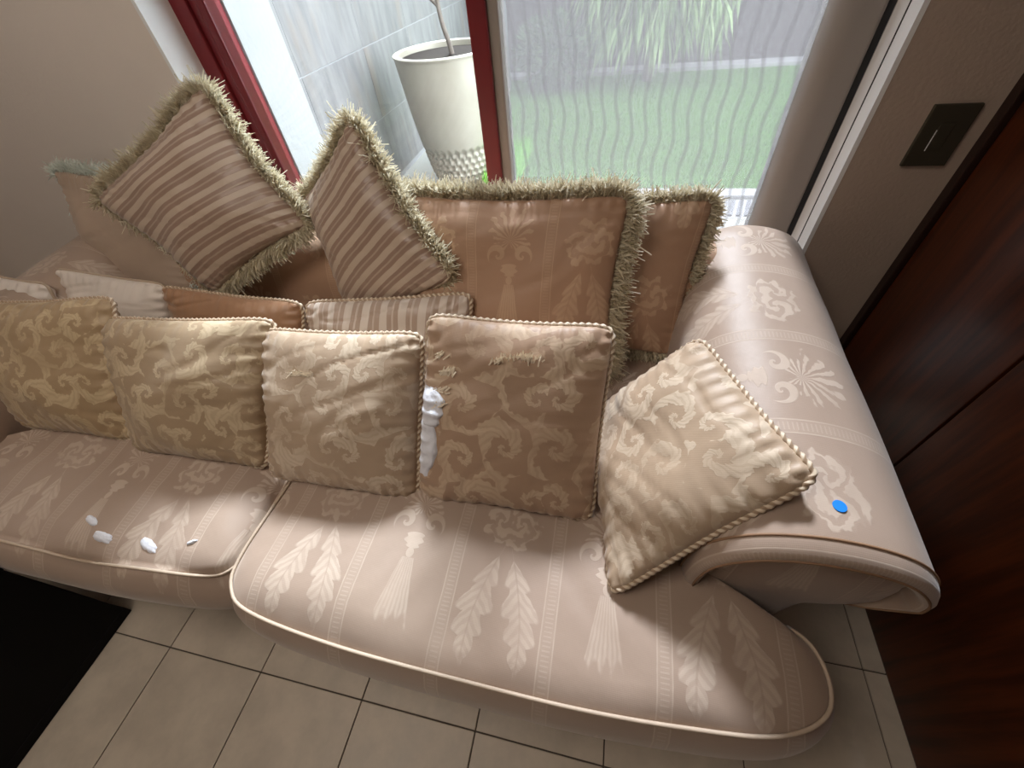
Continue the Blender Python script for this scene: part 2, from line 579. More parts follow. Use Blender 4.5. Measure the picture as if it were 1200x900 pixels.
# floor: grout bed, every tile a piece
floor = struct(box('floor', LX - .1, RX + .2, BY - .1, WY + .35, -.06, -.004, 'grout'), 'square beige ceramic floor tiles with dark joints')
tv, tf = box_data(-.1492, .1492, -.1492, .1492, -.012, 0.0, .0015)
tme = bpy.data.meshes.new('tile'); tme.from_pydata([tuple(v) for v in tv], [], tf); tme.materials.append(MAT['floor_tile'])
PT = .3015
for i in range(-12, 1):
    for j in range(-8, 5):
        cx = .705 + PT * (i - .5); cy = -.013 + PT * (j + .5)
        if cx + .15 < LX or cy + .15 > WY + .2: continue
        o = bpy.data.objects.new('tile', tme); C.objects.link(o); o.parent = floor; o.location = (cx, cy, 0.0)
for j in range(-8, 5):     # cut tiles along the wooden wall
    cy = -.013 + PT * (j + .5)
    if cy + .15 > WY + .2: continue
    box('tile', .7065, RX, cy - .1492, cy + .1492, -.012, 0.0, 'floor_tile', floor, .0015, loc=(.73, cy, 0))

# window wall with its opening
vs, fs = merge([box_data(LX, OX0, WY, WY + .33, 0, CZ), box_data(OX0, OX1, WY, WY + .33, OZ1, CZ)])
struct(link_mesh('wall_window', vs, fs, 'wall_paint', smooth=False), 'grey beige painted wall beside and above the garden window')
struct(box('wall_window_side', OX1, RX + .2, WY, WY + .33, 0, CZ, 'wall_paint_brown'), 'narrow taupe wall strip between window and wood panelling')
struct(box('wall_left', LX - .12, LX, BY, WY + .33, 0, CZ, 'wall_paint'))
vs, fs = box_data(LX, RX + .2, BY - .12, BY, 0, CZ)
struct(link_mesh('wall_back', vs, fs, 'wall_paint', smooth=False))
struct(box('ceiling', LX - .12, RX + .2, BY - .12, WY + .33, CZ, CZ + .1, 'ceiling_paint'))
# white painted reveals
struct(box('trim_1', OX0 - .004, OX0 + .006, WY - .001, WY + WT, 0, OZ1, 'white_paint'), 'white painted window reveal beside the maroon frame')
rv = struct(box('trim_2', OX1 - .006, OX1 + .004, WY - .001, WY + WT, 0, OZ1, 'white_paint'), 'white painted reveal beside the switch wall')
box('seam', OX1 - .0075, OX1 - .0055, WY + .045, WY + .048, 0, OZ1, 'black_gasket', rv)
# wooden wall: board panels with open joints
wr = struct(box('wall_right', RX + .02, RX + .2, BY, WY, 0, CZ, 'dark_trim'), 'dark brown varnished wood panelling along the right wall')
edges = [1.133 - .028, .693, .1, -.5, -1.1, -1.7, -2.3, -2.8]
for a, b in zip(edges, edges[1:]):
    box('panel', RX, RX + .022, b + .003, a - .003, 0.0, CZ - .02, 'dark_wood', wr, .002, loc=(RX, (a + b) / 2, 1.2))
box('corner_trim', RX - .012, RX + .02, WY - .026, WY, 0, CZ, 'dark_trim', wr, .003)

# ------------------------------------------------------------------ unseen ceiling lamp, added for soft overhead fill
cl = thing('fill_lamp', 'unseen round ceiling lamp with a white diffuser, added for fill light', 'lamp', (-1.0, -.2, CZ))
V, F = [], []
for i, (r_, z_) in enumerate(((.56, CZ), (.56, CZ - .03), (.53, CZ - .035), (.53, CZ - .02))):
    V += [Vector((-1.0 + r_ * math.cos(2 * PI * k / 48), -.2 + r_ * math.sin(2 * PI * k / 48), z_)) for k in range(48)]
for i in range(3):
    F += [[i * 48 + k, i * 48 + (k + 1) % 48, (i + 1) * 48 + (k + 1) % 48, (i + 1) * 48 + k] for k in range(48)]
F.append([3 * 48 + k for k in range(48)])
link_mesh('housing', V, F, 'white_paint', cl, smooth=False)
ld = bpy.data.lights.new('fill_light', 'AREA'); ld.shape = 'DISK'; ld.size = 1.05; ld.energy = 17.5; ld.color = (1.0, .89, .78)
lo = bpy.data.objects.new('fill_light', ld); C.objects.link(lo); lo.parent = cl; lo.location = (0, 0, -.034)

# ------------------------------------------------------------------ garden window
FY0, FY1 = WY + WT, WY + WT + .06
win = struct(bpy.data.objects.new('window_1', None), 'maroon framed clear side of the sliding garden window'); C.objects.link(win)
win.location = (-.75, FY0, 0)
vs, fs = merge([box_data(OX0, OX0 + .055, FY0, FY1, 0, OZ1, .004), box_data(OX0 + .052, OX0 + .085, FY0 + .012, FY1, 0, OZ1, .004),
                box_data(OX0 + .084, OX0 + .112, FY0 - .002, FY1, 0, OZ1, .006)])
link_mesh('window_frame', vs, fs, 'maroon', win, smooth=False)
box('mullion', -.376, -.330, FY0 + .005, FY1, 0.0, OZ1, 'maroon', win, .004)
box('head_rail', OX0 + .11, -.37, FY0 + .01, FY1 - .005, OZ1 - .06, OZ1, 'maroon', win, .003)
box('bottom_rail', OX0 + .11, -.37, FY0 + .01, FY1 - .005, 0, .07, 'maroon', win, .003)
box('pane', OX0 + .11, -.374, FY0 + .034, FY0 + .038, .07, OZ1 - .06, 'glass', win)
w2 = struct(bpy.data.objects.new('window_2', None), 'grey framed sliding insect screen side of the garden window'); C.objects.link(w2)
w2.location = (.1, FY0, 0)
box('stile', -.334, -.302, FY0 + .018, FY1 + .02, 0, OZ1, 'grey_frame', w2, .006)
# wide stile with a rounded inner edge
prof = [(.500, FY0), (.452, FY0 - .004), (.425, FY0 + .004), (.410, FY0 + .02), (.405, FY0 + .045), (.410, FY1 + .02), (.500, FY1 + .02)]
prof = catmull([(a, b, 0) for a, b in prof], 5)
V = [Vector((p.x, p.y, 0)) for p in prof] + [Vector((p.x, p.y, OZ1)) for p in prof]
n = len(prof)
F = [[i, i + 1, n + i + 1, n + i] for i in range(n - 1)] + [[n - 1, 0, n, 2 * n - 1], list(range(n))[::-1], list(range(n, 2 * n))]
link_mesh('stile', V, F, 'grey_frame', w2)
box('gasket', .500, .5165, FY0 + .004, FY1, 0, OZ1, 'black_gasket', w2)
box('head_rail', -.302, .41, FY0 + .02, FY1 + .02, OZ1 - .06, OZ1, 'grey_frame', w2, .003)
box('bottom_rail', -.302, .41, FY0 + .02, FY1 + .02, 0, .07, 'grey_frame', w2, .003)
box('insect_screen', -.302, .42, FY0 + .045, FY0 + .0455, .07, OZ1 - .06, 'insect_mesh', w2)

# ------------------------------------------------------------------ outside
OWX = -1.062
struct(box('wall_outer', OWX - .6, OWX, FY1, 1.484, -.05, 3.0, 'plaster'), 'bright white plastered outer jamb of the garden window')
struct(box('pavement', -3, 4, WY + .33, 2.86, -.1, -.012, 'concrete'), 'pale concrete paving outside the window')
struct(box('concrete_pad', -1.72, -.98, 2.86, 4.3, -.1, -.005, 'concrete'), 'pale concrete pad under the large planter')
struct(box('kerb', -.98, 4, 2.86, 2.97, -.1, .01, 'kerb_white', None, .008), 'white kerb along the near edge of the lawn')
gr = struct(box('drain_bed', -.9, 4, 2.60, 2.84, -.0118, -.011, 'kerb_white'), 'white drain channel before the lawn')
for i in range(56):
    x = -.6 + i * .046
    vs, fs = box_data(-.011, .011, -.10, .10, 0, .01)
    vs = [Vector((v.x + v.y * .25 + x, v.y + 2.72, v.z - .011)) for v in vs]
    link_mesh('slat', vs, fs, 'grate_grey', gr, smooth=False)
struct(box('lawn', -.98, 5, 2.97, 6.12, -.1, 0.0, 'turf_soil'), 'short green lawn beyond the window')
struct(box('lawn_strip', -1.72, -.98, 4.3, 6.12, -.1, 0.0, 'turf_soil'))
rn = random.Random(3)
V, F = [], []
for i in range(42000):
    x = rn.uniform(-1.05, 4.2); y = 2.97 + 3.1 * rn.random() ** 1.4
    if x > .6 + y * .45: continue
    if x < -.98 and y < 4.3: continue
    if math.hypot(x + 1.14, y - 3.17) < .30: continue
    h = rn.uniform(.02, .045); a = rn.uniform(0, 2 * PI); wd = rn.uniform(.0025, .005)
    dx, dy = math.cos(a) * wd, math.sin(a) * wd
    lx, ly = rn.gauss(0, .014), rn.gauss(0, .014)
    k = len(V)
    V += [Vector((x - dx, y - dy, 0)), Vector((x + dx, y + dy, 0)), Vector((x + lx, y + ly, h))]
    F.append([k, k + 1, k + 2])
g = link_mesh('grass', V, F, 'grass', smooth=False, loc=(1, 4.5, 0)); g['kind'] = 'stuff'; g['label'] = 'short green grass blades of the lawn behind the screen'; g['category'] = 'grass'
V, F = [], []
for i in range(1100):
    x = rn.uniform(-.98, -.70); y = rn.uniform(2.98, 3.6)
    if math.hypot(x + 1.14, y - 3.17) < .25: continue
    h = rn.uniform(.08, .20); a = rn.uniform(0, 2 * PI); wd = rn.uniform(.003, .006)
    dx, dy = math.cos(a) * wd, math.sin(a) * wd
    lx, ly = abs(rn.gauss(0, .05)), rn.gauss(0, .06)
    k = len(V)
    V += [Vector((x - dx, y - dy, 0)), Vector((x + dx, y + dy, 0)), Vector((x + lx * .4 + dx * .7, y + ly * .4 + dy * .7, h * .6)), Vector((x + lx * .4 - dx * .7, y + ly * .4 - dy * .7, h * .6)), Vector((x + lx, y + ly, h))]
    F += [[k, k + 1, k + 2, k + 3], [k + 3, k + 2, k + 4]]
g = link_mesh('grass_tuft', V, F, 'grass_bright', smooth=False, loc=(-.9, 3.2, 0)); g['kind'] = 'stuff'; g['label'] = 'bright green grass growing beside the planter'; g['category'] = 'grass'
struct(box('far_kerb', -1.72, 5, 6.12, 6.34, -.1, .04, 'kerb_white', None, .008), 'white kerb at the far edge of the lawn')
struct(box('wall_garden', -2.4, 5, 6.4, 6.6, -.1, 3.4, 'garden_wall_grey'), 'dull mauve grey garden wall behind the lawn')
struct(box('pillar', -1.55, -1.30, 5.55, 5.75, 0, 2.6, 'post_pale', None, .01), 'pale pillar at the garden wall')
# slate tiled side wall
sw = struct(box('wall_side', -1.95, -1.703, 1.6, 6.4, -.1, 3.2, 'kerb_white'), 'grey slate tiled garden wall behind the planter')
sv, sf = box_data(-.008, .004, -.3795, .3795, -.1985, .1985, .002)
sme = bpy.data.meshes.new('tile'); sme.from_pydata([tuple(v) for v in sv], [], sf); sme.materials.append(MAT['slate'])
for r in range(8):
    for k in range(6):
        o = bpy.data.objects.new('tile', sme); C.objects.link(o); o.parent = sw
        o.location = (-1.704, 2.40 - .3825 + .765 * k, .03 + .402 * (r + .5))
# planter with a young tree
pc = Vector((-1.14, 3.17, 0.0))
pt = thing('potted_tree', 'bare stemmed young tree in a tall silvery pot with a dimpled base', 'potted plant', pc)
V, F = [], []
SEG = 272
prof = [(0.0, .165), (.02, .20), (.10, .235), (.25, .265), (.45, .295), (.65, .318), (.775, .330), (.79, .337), (.80, .334), (.80, .305), (.78, .298), (.70, .292)]
pp = catmull([(r, z, 0) for z, r in prof], 14)
for i, p in enumerate(pp):
    for k in range(SEG):
        th = 2 * PI * k / SEG
        r, z = p.x, p.y
        if .012 < z < .276 and i < 84:
            u_ = th * 32 / (2 * PI); row = (z - .012) / .044; off = .5 * (int(row) % 2)
            du = (u_ + off) % 1 - .5; dv = row % 1 - .5
            d = 1 - min(1, (du * du + dv * dv * .8) / .27)
            r -= .022 * d ** .7
        V.append(pc + Vector((r * math.cos(th), r * math.sin(th), z)))
for i in range(len(pp) - 1):
    for k in range(SEG):
        F.append([i * SEG + k, i * SEG + (k + 1) % SEG, (i + 1) * SEG + (k + 1) % SEG, (i + 1) * SEG + k])
F.append([k for k in range(SEG)][::-1])
link_mesh('pot', V, F, 'pot_glaze', pt)
V = [pc + Vector((.297 * math.cos(2 * PI * k / 40), .297 * math.sin(2 * PI * k / 40), .768 + .008 * noise.noise(Vector((k, 0, 0))))) for k in range(40)] + [pc + Vector((0, 0, .778))]
link_mesh('soil', V, [[k, (k + 1) % 40, 40] for k in range(40)], 'soil', pt)
st = [pc + Vector(a) for a in ((.06, -.03, .74), (.05, -.03, .82), (.025, -.03, .92), (.01, -.02, 1.02), (.0, -.02, 1.25), (.02, 0, 1.6))]
st = catmull(st, 6)
link_mesh('trunk', *tube(st, .017, 10, radf=lambda t: 1 - .45 * t)[:2], 'bark', pt)
for (a, b, c) in (((.012, -.02, 1.0), (-.08, -.04, 1.10), (-.2, -.05, 1.3)), ((.01, -.02, 1.03), (.08, -.03, 1.13), (.14, -.05, 1.35)), ((.0, -.02, 1.2), (-.05, .02, 1.35), (-.12, .05, 1.6))):
    q = catmull([pc + Vector(v) for v in (a, b, c)], 5)
    link_mesh('branch', *tube(q, .011, 8, radf=lambda t: 1 - .5 * t)[:2], 'bark', pt)
V, F = [], []
for i in range(260):
    c = pc + Vector((max(-.38, min(.5, rn.gauss(0, .22))), rn.gauss(0, .2), rn.uniform(1.45, 2.0)))
    d = Vector((rn.gauss(0, 1), rn.gauss(0, 1), rn.gauss(-.3, .6))).normalized(); s = d.orthogonal().normalized() * .018
    k = len(V); V += [c, c + d * .04 + s, c + d * .1, c + d * .04 - s]; F.append([k, k + 1, k + 2, k + 3])
lf = link_mesh('foliage', V, F, 'leaf', pt); lf['kind'] = 'stuff'

# weeping tree and bush in front of the garden wall
wt = thing('weeping_tree', 'tree with long drooping pale green leaves before the garden wall', 'tree', (.25, 5.75, 0))
tk = catmull([Vector(a) for a in ((.25, 5.8, 0), (.3, 5.8, .8), (.22, 5.82, 1.6), (.3, 5.85, 2.6))], 8)
link_mesh('trunk', *tube(tk, .06, 10, radf=lambda t: 1 - .4 * t)[:2], 'bark', wt)
V, F = [], []
for i in range(2200):
    a = rn.uniform(0, 2 * PI); rr = .62 * math.sqrt(rn.random())
    c = Vector((.25 + rr * math.cos(a) * 1.15, 5.65 + rr * math.sin(a) * .55, rn.uniform(.38, 2.6) + .1 * rn.random()))
    out = Vector((math.cos(a), math.sin(a), 0))
    ln = rn.uniform(.25, .5); wd = rn.uniform(.008, .02)
    d1 = (out * rn.uniform(.1, .5) + Vector((rn.gauss(0, .15), rn.gauss(0, .15), -.7))).normalized(); d2 = (d1 + Vector((0, 0, -.8))).normalized()
    s = d1.cross(Vector((rn.gauss(0, 1), rn.gauss(0, 1), .2))).normalized() * wd
    k = len(V); p1 = c + d1 * ln * .5; p2 = p1 + d2 * ln * .5
    if p2.z < .08: continue
    V += [c - s * .3, c + s * .3, p1 + s, p1 - s, p2]; F += [[k, k + 1, k + 2, k + 3], [k + 3, k + 2, k + 4]]
lf = link_mesh('foliage', V, F, 'leaf', wt); lf['kind'] = 'stuff'
bs = thing('garden_bush', 'low dull green bush at the foot of the weeping tree', 'bush', (-.75, 5.55, 0))
link_mesh('stem', *tube([Vector((-.75, 5.55, 0)), Vector((-.54, 5.6, .2)), Vector((-.55, 5.62, .4))], .02, 8)[:2], 'bark', bs)
V, F = [], []
for i in range(1600):
    d = Vector((rn.gauss(0, 1), rn.gauss(0, 1), rn.gauss(0, 1))).normalized()
    c = Vector((-.75, 5.55, .34)) + Vector((d.x * .45, d.y * .3, d.z * .32)) * rn.random() ** .4
    if c.z < .03: continue
    s = Vector((rn.gauss(0, 1), rn.gauss(0, 1), rn.gauss(0, 1))).normalized() * .02; e = (d + Vector((rn.gauss(0, .5), rn.gauss(0, .5), rn.gauss(0, .5)))).normalized() * .08
    k = len(V); V += [c, c + e * .5 + s, c + e, c + e * .5 - s]; F.append([k, k + 1, k + 2, k + 3])
lf = link_mesh('foliage', V, F, 'leaf_dark', bs); lf['kind'] = 'stuff'

# ------------------------------------------------------------------ switch plate on the wall strip
sp_ = thing('switch_plate', 'dark bronze wall plate with a slim switch beside the window', 'light switch', (.667, WY, .84))
vs, fs = box_data(.626, .710, WY - .008, WY, .84, .958, .002)
link_mesh('plate', vs, fs, 'bronze', sp_, smooth=False)
vs, fs = box_data(.655, .681, WY - .0095, WY - .007, .872, .926, .001)
link_mesh('rocker', vs, fs, 'bronze', sp_, smooth=False)
vs, fs = box_data(.6535, .6545, WY - .0095, WY - .007, .872, .912)
link_mesh('slot', vs, fs, 'white_paint', sp_, smooth=False)

# ------------------------------------------------------------------ sofa
sofa = thing('sofa', 'worn pink beige damask sofa with rolled arms and striped floral fabric', 'sofa', (-.68, .6, 0))
box('base', -1.74, .38, .16, 1.08, .06, .315, 'damask_stripe', sofa, .015)
for (x, y) in ((-1.66, .22), (.30, .22), (-1.66, 1.02), (.30, 1.02)):
    q = [Vector((x, y, z)) for z in (0, .02, .045, .062)]
    link_mesh('leg', *tube(q, .035, 14, radf=lambda t: .7 + .5 * math.sin(t * PI * .8))[:2], 'sofa_leg', sofa)
# backrest, a padded roll along the wall
bp = catmull([(0, .90, .30), (0, .885, .50), (0, .90, .62), (0, .95, .695), (0, 1.01, .715), (0, 1.07, .70), (0, 1.11, .65), (0, 1.115, .45), (0, 1.11, .10)], 4)
xs = [-1.66 + i * (1.96 / 40) for i in range(41)]
V, F, UV = [], [], []
for i, x in enumerate(xs):
    e = min(i, 40 - i); sh = (.03, .012, 0)[min(e, 2)]
    L = 0
    for k, p in enumerate(bp):
        if k: L += (p - bp[k - 1]).length
        c = Vector((x, 1.0, .4)); q = Vector((x, p.y, p.z)); q = c + (q - c) * (1 - sh * 3)
        V.append(q); UV.append((x, L))
nb = len(bp)
for i in range(40):
    for k in range(nb - 1): F.append([i * nb + k, (i + 1) * nb + k, (i + 1) * nb + k + 1, i * nb + k + 1])
F += [list(range(nb)), [40 * nb + k for k in range(nb)][::-1]]
link_mesh('backrest', V, F, 'damask_back', sofa, UV)

def make_arm(mir):
    """rolled arm: a scrolled section swept from the front lip to the wall; mir mirrors it for the other end"""
    fx = (lambda x: x) if not mir else (lambda x: -1.36 - x)
    pr = [(.205, .13), (.20, .30), (.188, .42), (.183, .51), (.198, .59), (.245, .647), (.315, .672), (.395, .668), (.465, .64), (.515, .59), (.530, .545), (.520, .497), (.480, .455), (.43, .436), (.402, .405), (.395, .30), (.395, .13)]
    P = catmull([(a, 0, b) for a, b in pr], 5)
    n = len(P)
    nr = []
    for i in range(n):
        t = (P[min(i + 1, n - 1)] - P[max(i - 1, 0)]).normalized(); nr.append(Vector((t.z, 0, -t.x)))   # pointing inwards
    arc = [0.0]
    for i in range(1, n): arc.append(arc[-1] + (P[i] - P[i - 1]).length)
    secs = [(1.105, .03), (1.098, .012), (1.08, 0)] + [(1.08 - .045 * k, 0) for k in range(1, 18)] + [(.288, .0), (.272, .003), (.262, .009), (.258, .018), (.262, .027), (.275, .031), (.290, .032)]
    im = max(range(n), key=lambda i: P[i].x)
    lipf = [1.0 if i <= im else max(.1, 1 - (i - im) / 13.0) for i in range(n)]
    V, F, UV = [], [], []
    vv = 0
    for j, (y, sh) in enumerate(secs):
        if j: vv += math.hypot(y - secs[j - 1][0], sh - secs[j - 1][1])
        for i in range(n):
            rise = .045 * (y - .27) / .83 * max(0, min(1, (P[i].z - .45) / .2))
            lump = .004 * noise.noise(Vector((P[i].x * 6, y * 5, P[i].z * 6)))
            q = P[i] + nr[i] * (sh * lipf[i] - lump)
            yy = y if y > .285 else .285 + (y - .285) * max(.0, lipf[i] * 1.1 - .1)
            V.append(Vector((fx(q.x), yy, q.z + rise)))
            UV.append(((1.105 - vv - .24) * .877 + .153, arc[i] + .06))
    m_ = len(secs)
    for j in range(m_ - 1):
        for i in range(n - 1):
            f = [j * n + i, j * n + i + 1, (j + 1) * n + i + 1, (j + 1) * n + i]
            F.append(f if mir else f[::-1])
    F.append(list(range(n)) if not mir else list(range(n))[::-1])
    arm = link_mesh('arm', V, F, 'damask_stripe', sofa, UV, loc=(fx(.33), .7, 0))
    # recessed scroll panel closing the front
    last = [V[(m_ - 1) * n + i] for i in range(n)]
    c = sum(last, Vector()) / n
    PV = [Vector(v) for v in last]; PU = [(v.x * 1.0 + .1, v.z) for v in last]; PF = []
    for s, dy in ((.85, -.012), (.6, -.018), (.3, -.020)):
        k0 = len(PV) - n
        PV += [c + (v - c) * s + Vector((0, dy, 0)) for v in last]; PU += [((c + (v - c) * s).x + .1, (c + (v - c) * s).z) for v in last]
        for i in range(n): PF.append([k0 + i, k0 + (i + 1) % n, k0 + n + (i + 1) % n, k0 + n + i])
    k0 = len(PV) - n
    PF.append([k0 + i for i in range(n)])
    if mir: PF = [f[::-1] for f in PF]
    link_mesh('front_panel', PV, PF, 'damask_stripe', arm, PU)
    # two stitched welts round the lip
    j = [k for k, s in enumerate(secs) if abs(s[0] - .288) < 1e-6][0]
    for jj, r in ((j, .0022), (j + 3, .002)):
        link_mesh('welt', *tube([V[jj * n + i] - nr[i] * .0 for i in range(2, n - 2)], r, 6)[:2], 'cord_brown', arm)
    return arm
arm_r = make_arm(False)
make_arm(True)

def seat_cushion(out, bulge, seed, wave=0.0):
    o3 = [Vector((x, y, 0)) for x, y in out]
    P = catmull(o3, 8, True)
    P, L = resample(P, .012, True)
    n = len(P)
    cx = sum(p.x for p in P) / n; cy = sum(p.y for p in P) / n + .02
    c = Vector((cx, cy, 0))
    nr = []
    for i in range(n):
        t = (P[(i + 2) % n] - P[i - 2]).normalized(); nn = Vector((t.y, -t.x, 0))
        if nn.dot(P[i] - c) < 0: nn = -nn
        nr.append(nn)
    ring = []     # (kind, param)
    for s in (.02, .12, .24, .36, .48, .6, .7, .78, .85, .90, .94, .97, .99): ring.append(('in', s))
    for d, z in ((.0, .440), (.010, .425), (.020, .405), (.026, .375), (.026, .345), (.020, .320), (.005, .308), (-.03, .305)): ring.append(('out', d, z))
    V, F, UV = [], [], []
    for r in ring:
        for i in range(n):
            if r[0] == 'in':
                s = r[1]; q = c + (P[i] - c) * s
                dd = (1 - s) * (P[i] - c).length
                q.z = .440 + .034 * (1 - math.exp(-dd / .045)) + .012 * noise.noise(Vector((q.x * 5, q.y * 5, seed))) * min(1, dd / .06) + .004 * noise.noise(Vector((q.x * 22, q.y * 22, seed))) * min(1, dd / .06)
                UV.append((q.x, q.y))
            else:
                fr = max(0.0, min(1.0, (.42 - P[i].y) / .1))
                q = P[i] + nr[i] * r[1] * (bulge if r[1] > 0 else 1) * fr
                q.z = r[2] + (wave * .011 * math.sin(P[i].x * 17 + seed) * fr * (1 if r[2] > .36 else .3))
                UV.append((P[i].x, P[i].y - (.44 - r[2]) * fr))
            V.append(q)
    R = len(ring)
    for j in range(R - 1):
        for i in range(n): F.append([j * n + i, j * n + (i + 1) % n, (j + 1) * n + (i + 1) % n, (j + 1) * n + i])
    F.append(list(range(n))[::-1]); F.append([(R - 1) * n + i for i in range(n)])
    me_flip = (P[1] - P[0]).cross(P[2] - P[1]).z
    o = link_mesh('seat_cushion', V, F, 'damask_stripe', sofa, UV, loc=(cx, cy, .3))
    bm = bmesh.new(); bm.from_mesh(o.data); bmesh.ops.recalc_face_normals(bm, faces=bm.faces[:]); bm.to_mesh(o.data); bm.free()
    k = ring.index(('out', .0, .440))
    rim = [V[k * n + i] + nr[i] * .003 + Vector((0, 0, .002)) for i in range(n)]
    a = [p for p in rim]
    # cord along the front and the sides
    vs, fs, uv = tube(a, .0034, 8, True)
    link_mesh('piping', vs, fs, 'cord', o)
    low = [V[(k + 6) * n + i] for i in range(n)]
    link_mesh('lower_seam', *tube(low, .002, 6, True)[:2], 'cord_brown', o)
    return o
right_out = [(-.672, .86), (-.676, .60), (-.680, .36), (-.690, .17), (-.668, .105), (-.60, .074), (-.40, .056), (-.14, .052), (.03, .053), (.18, .062), (.31, .078), (.385, .115), (.402, .165), (.380, .215), (.31, .240), (.225, .262), (.184, .31), (.178, .50), (.178, .86), (-.25, .87)]
sr = seat_cushion(right_out, 1.15, 1.3)
left_out = [(-1.36 - x, y) for x, y in right_out]
left_out = [(x, y + (.042 if y < .2 else .02)) if x > -1.75 else (x, y + .04) for x, y in left_out]
left_out = [(min(x, -.702), y) for x, y in left_out]
sl = seat_cushion(left_out, 1.75, 4.1, 1.0)
# tears in the left seat cushion
def drop_on(o):
    """height of an object's surface under a point"""
    base = world_of(o)
    bv = BVHTree.FromPolygons([v.co + base for v in o.data.vertices], [list(p.vertices) for p in o.data.polygons])
    def h(x, y):
        hit = bv.ray_cast(Vector((x, y, 2.0)), Vector((0, 0, -1)))
        return hit[0].z if hit[0] is not None else .46
    return h
def tear(parent, h, x, y, lx, ly, ang, seed):
    """a ragged flap of wadding showing through a rip, hugging the cushion"""
    V, F = [], []; SG = 28
    ca, sa = math.cos(ang), math.sin(ang)
    V.append(Vector((x, y, h(x, y) + .0045)))
    for k, (f, dz) in enumerate(((.35, .0048), (.7, .0038), (.93, .0018), (1.0, -.001))):
        for i in range(SG):
            th = 2 * PI * i / SG
            q = 1 + .28 * noise.noise(Vector((math.cos(th) * 2.2 + seed * 5, math.sin(th) * 2.2, seed)))
            u, v = lx * f * q * math.cos(th), ly * f * q * math.sin(th)
            X, Y = x + u * ca - v * sa, y + u * sa + v * ca
            V.append(Vector((X, Y, h(X, Y) + dz + .0012 * noise.noise(Vector((X * 150, Y * 150, seed))))))
    for i in range(SG): F.append([0, 1 + i, 1 + (i + 1) % SG])
    for k in range(3):
        for i in range(SG):
            a = 1 + k * SG
            F.append([a + i, a + SG + i, a + SG + (i + 1) % SG, a + (i + 1) % SG])
    link_mesh('exposed_stuffing', V, F, 'stuffing', parent)
hl = drop_on(sl)
tear(sl, hl, -1.018, .139, .026, .0105, -.05, 1)
tear(sl, hl, -.901, .143, .027, .0105, -.3, 2)
tear(sl, hl, -1.07, .165, .022, .008, -.3, 5)
tear(sl, hl, -.80, .165, .012, .004, .5, 8)

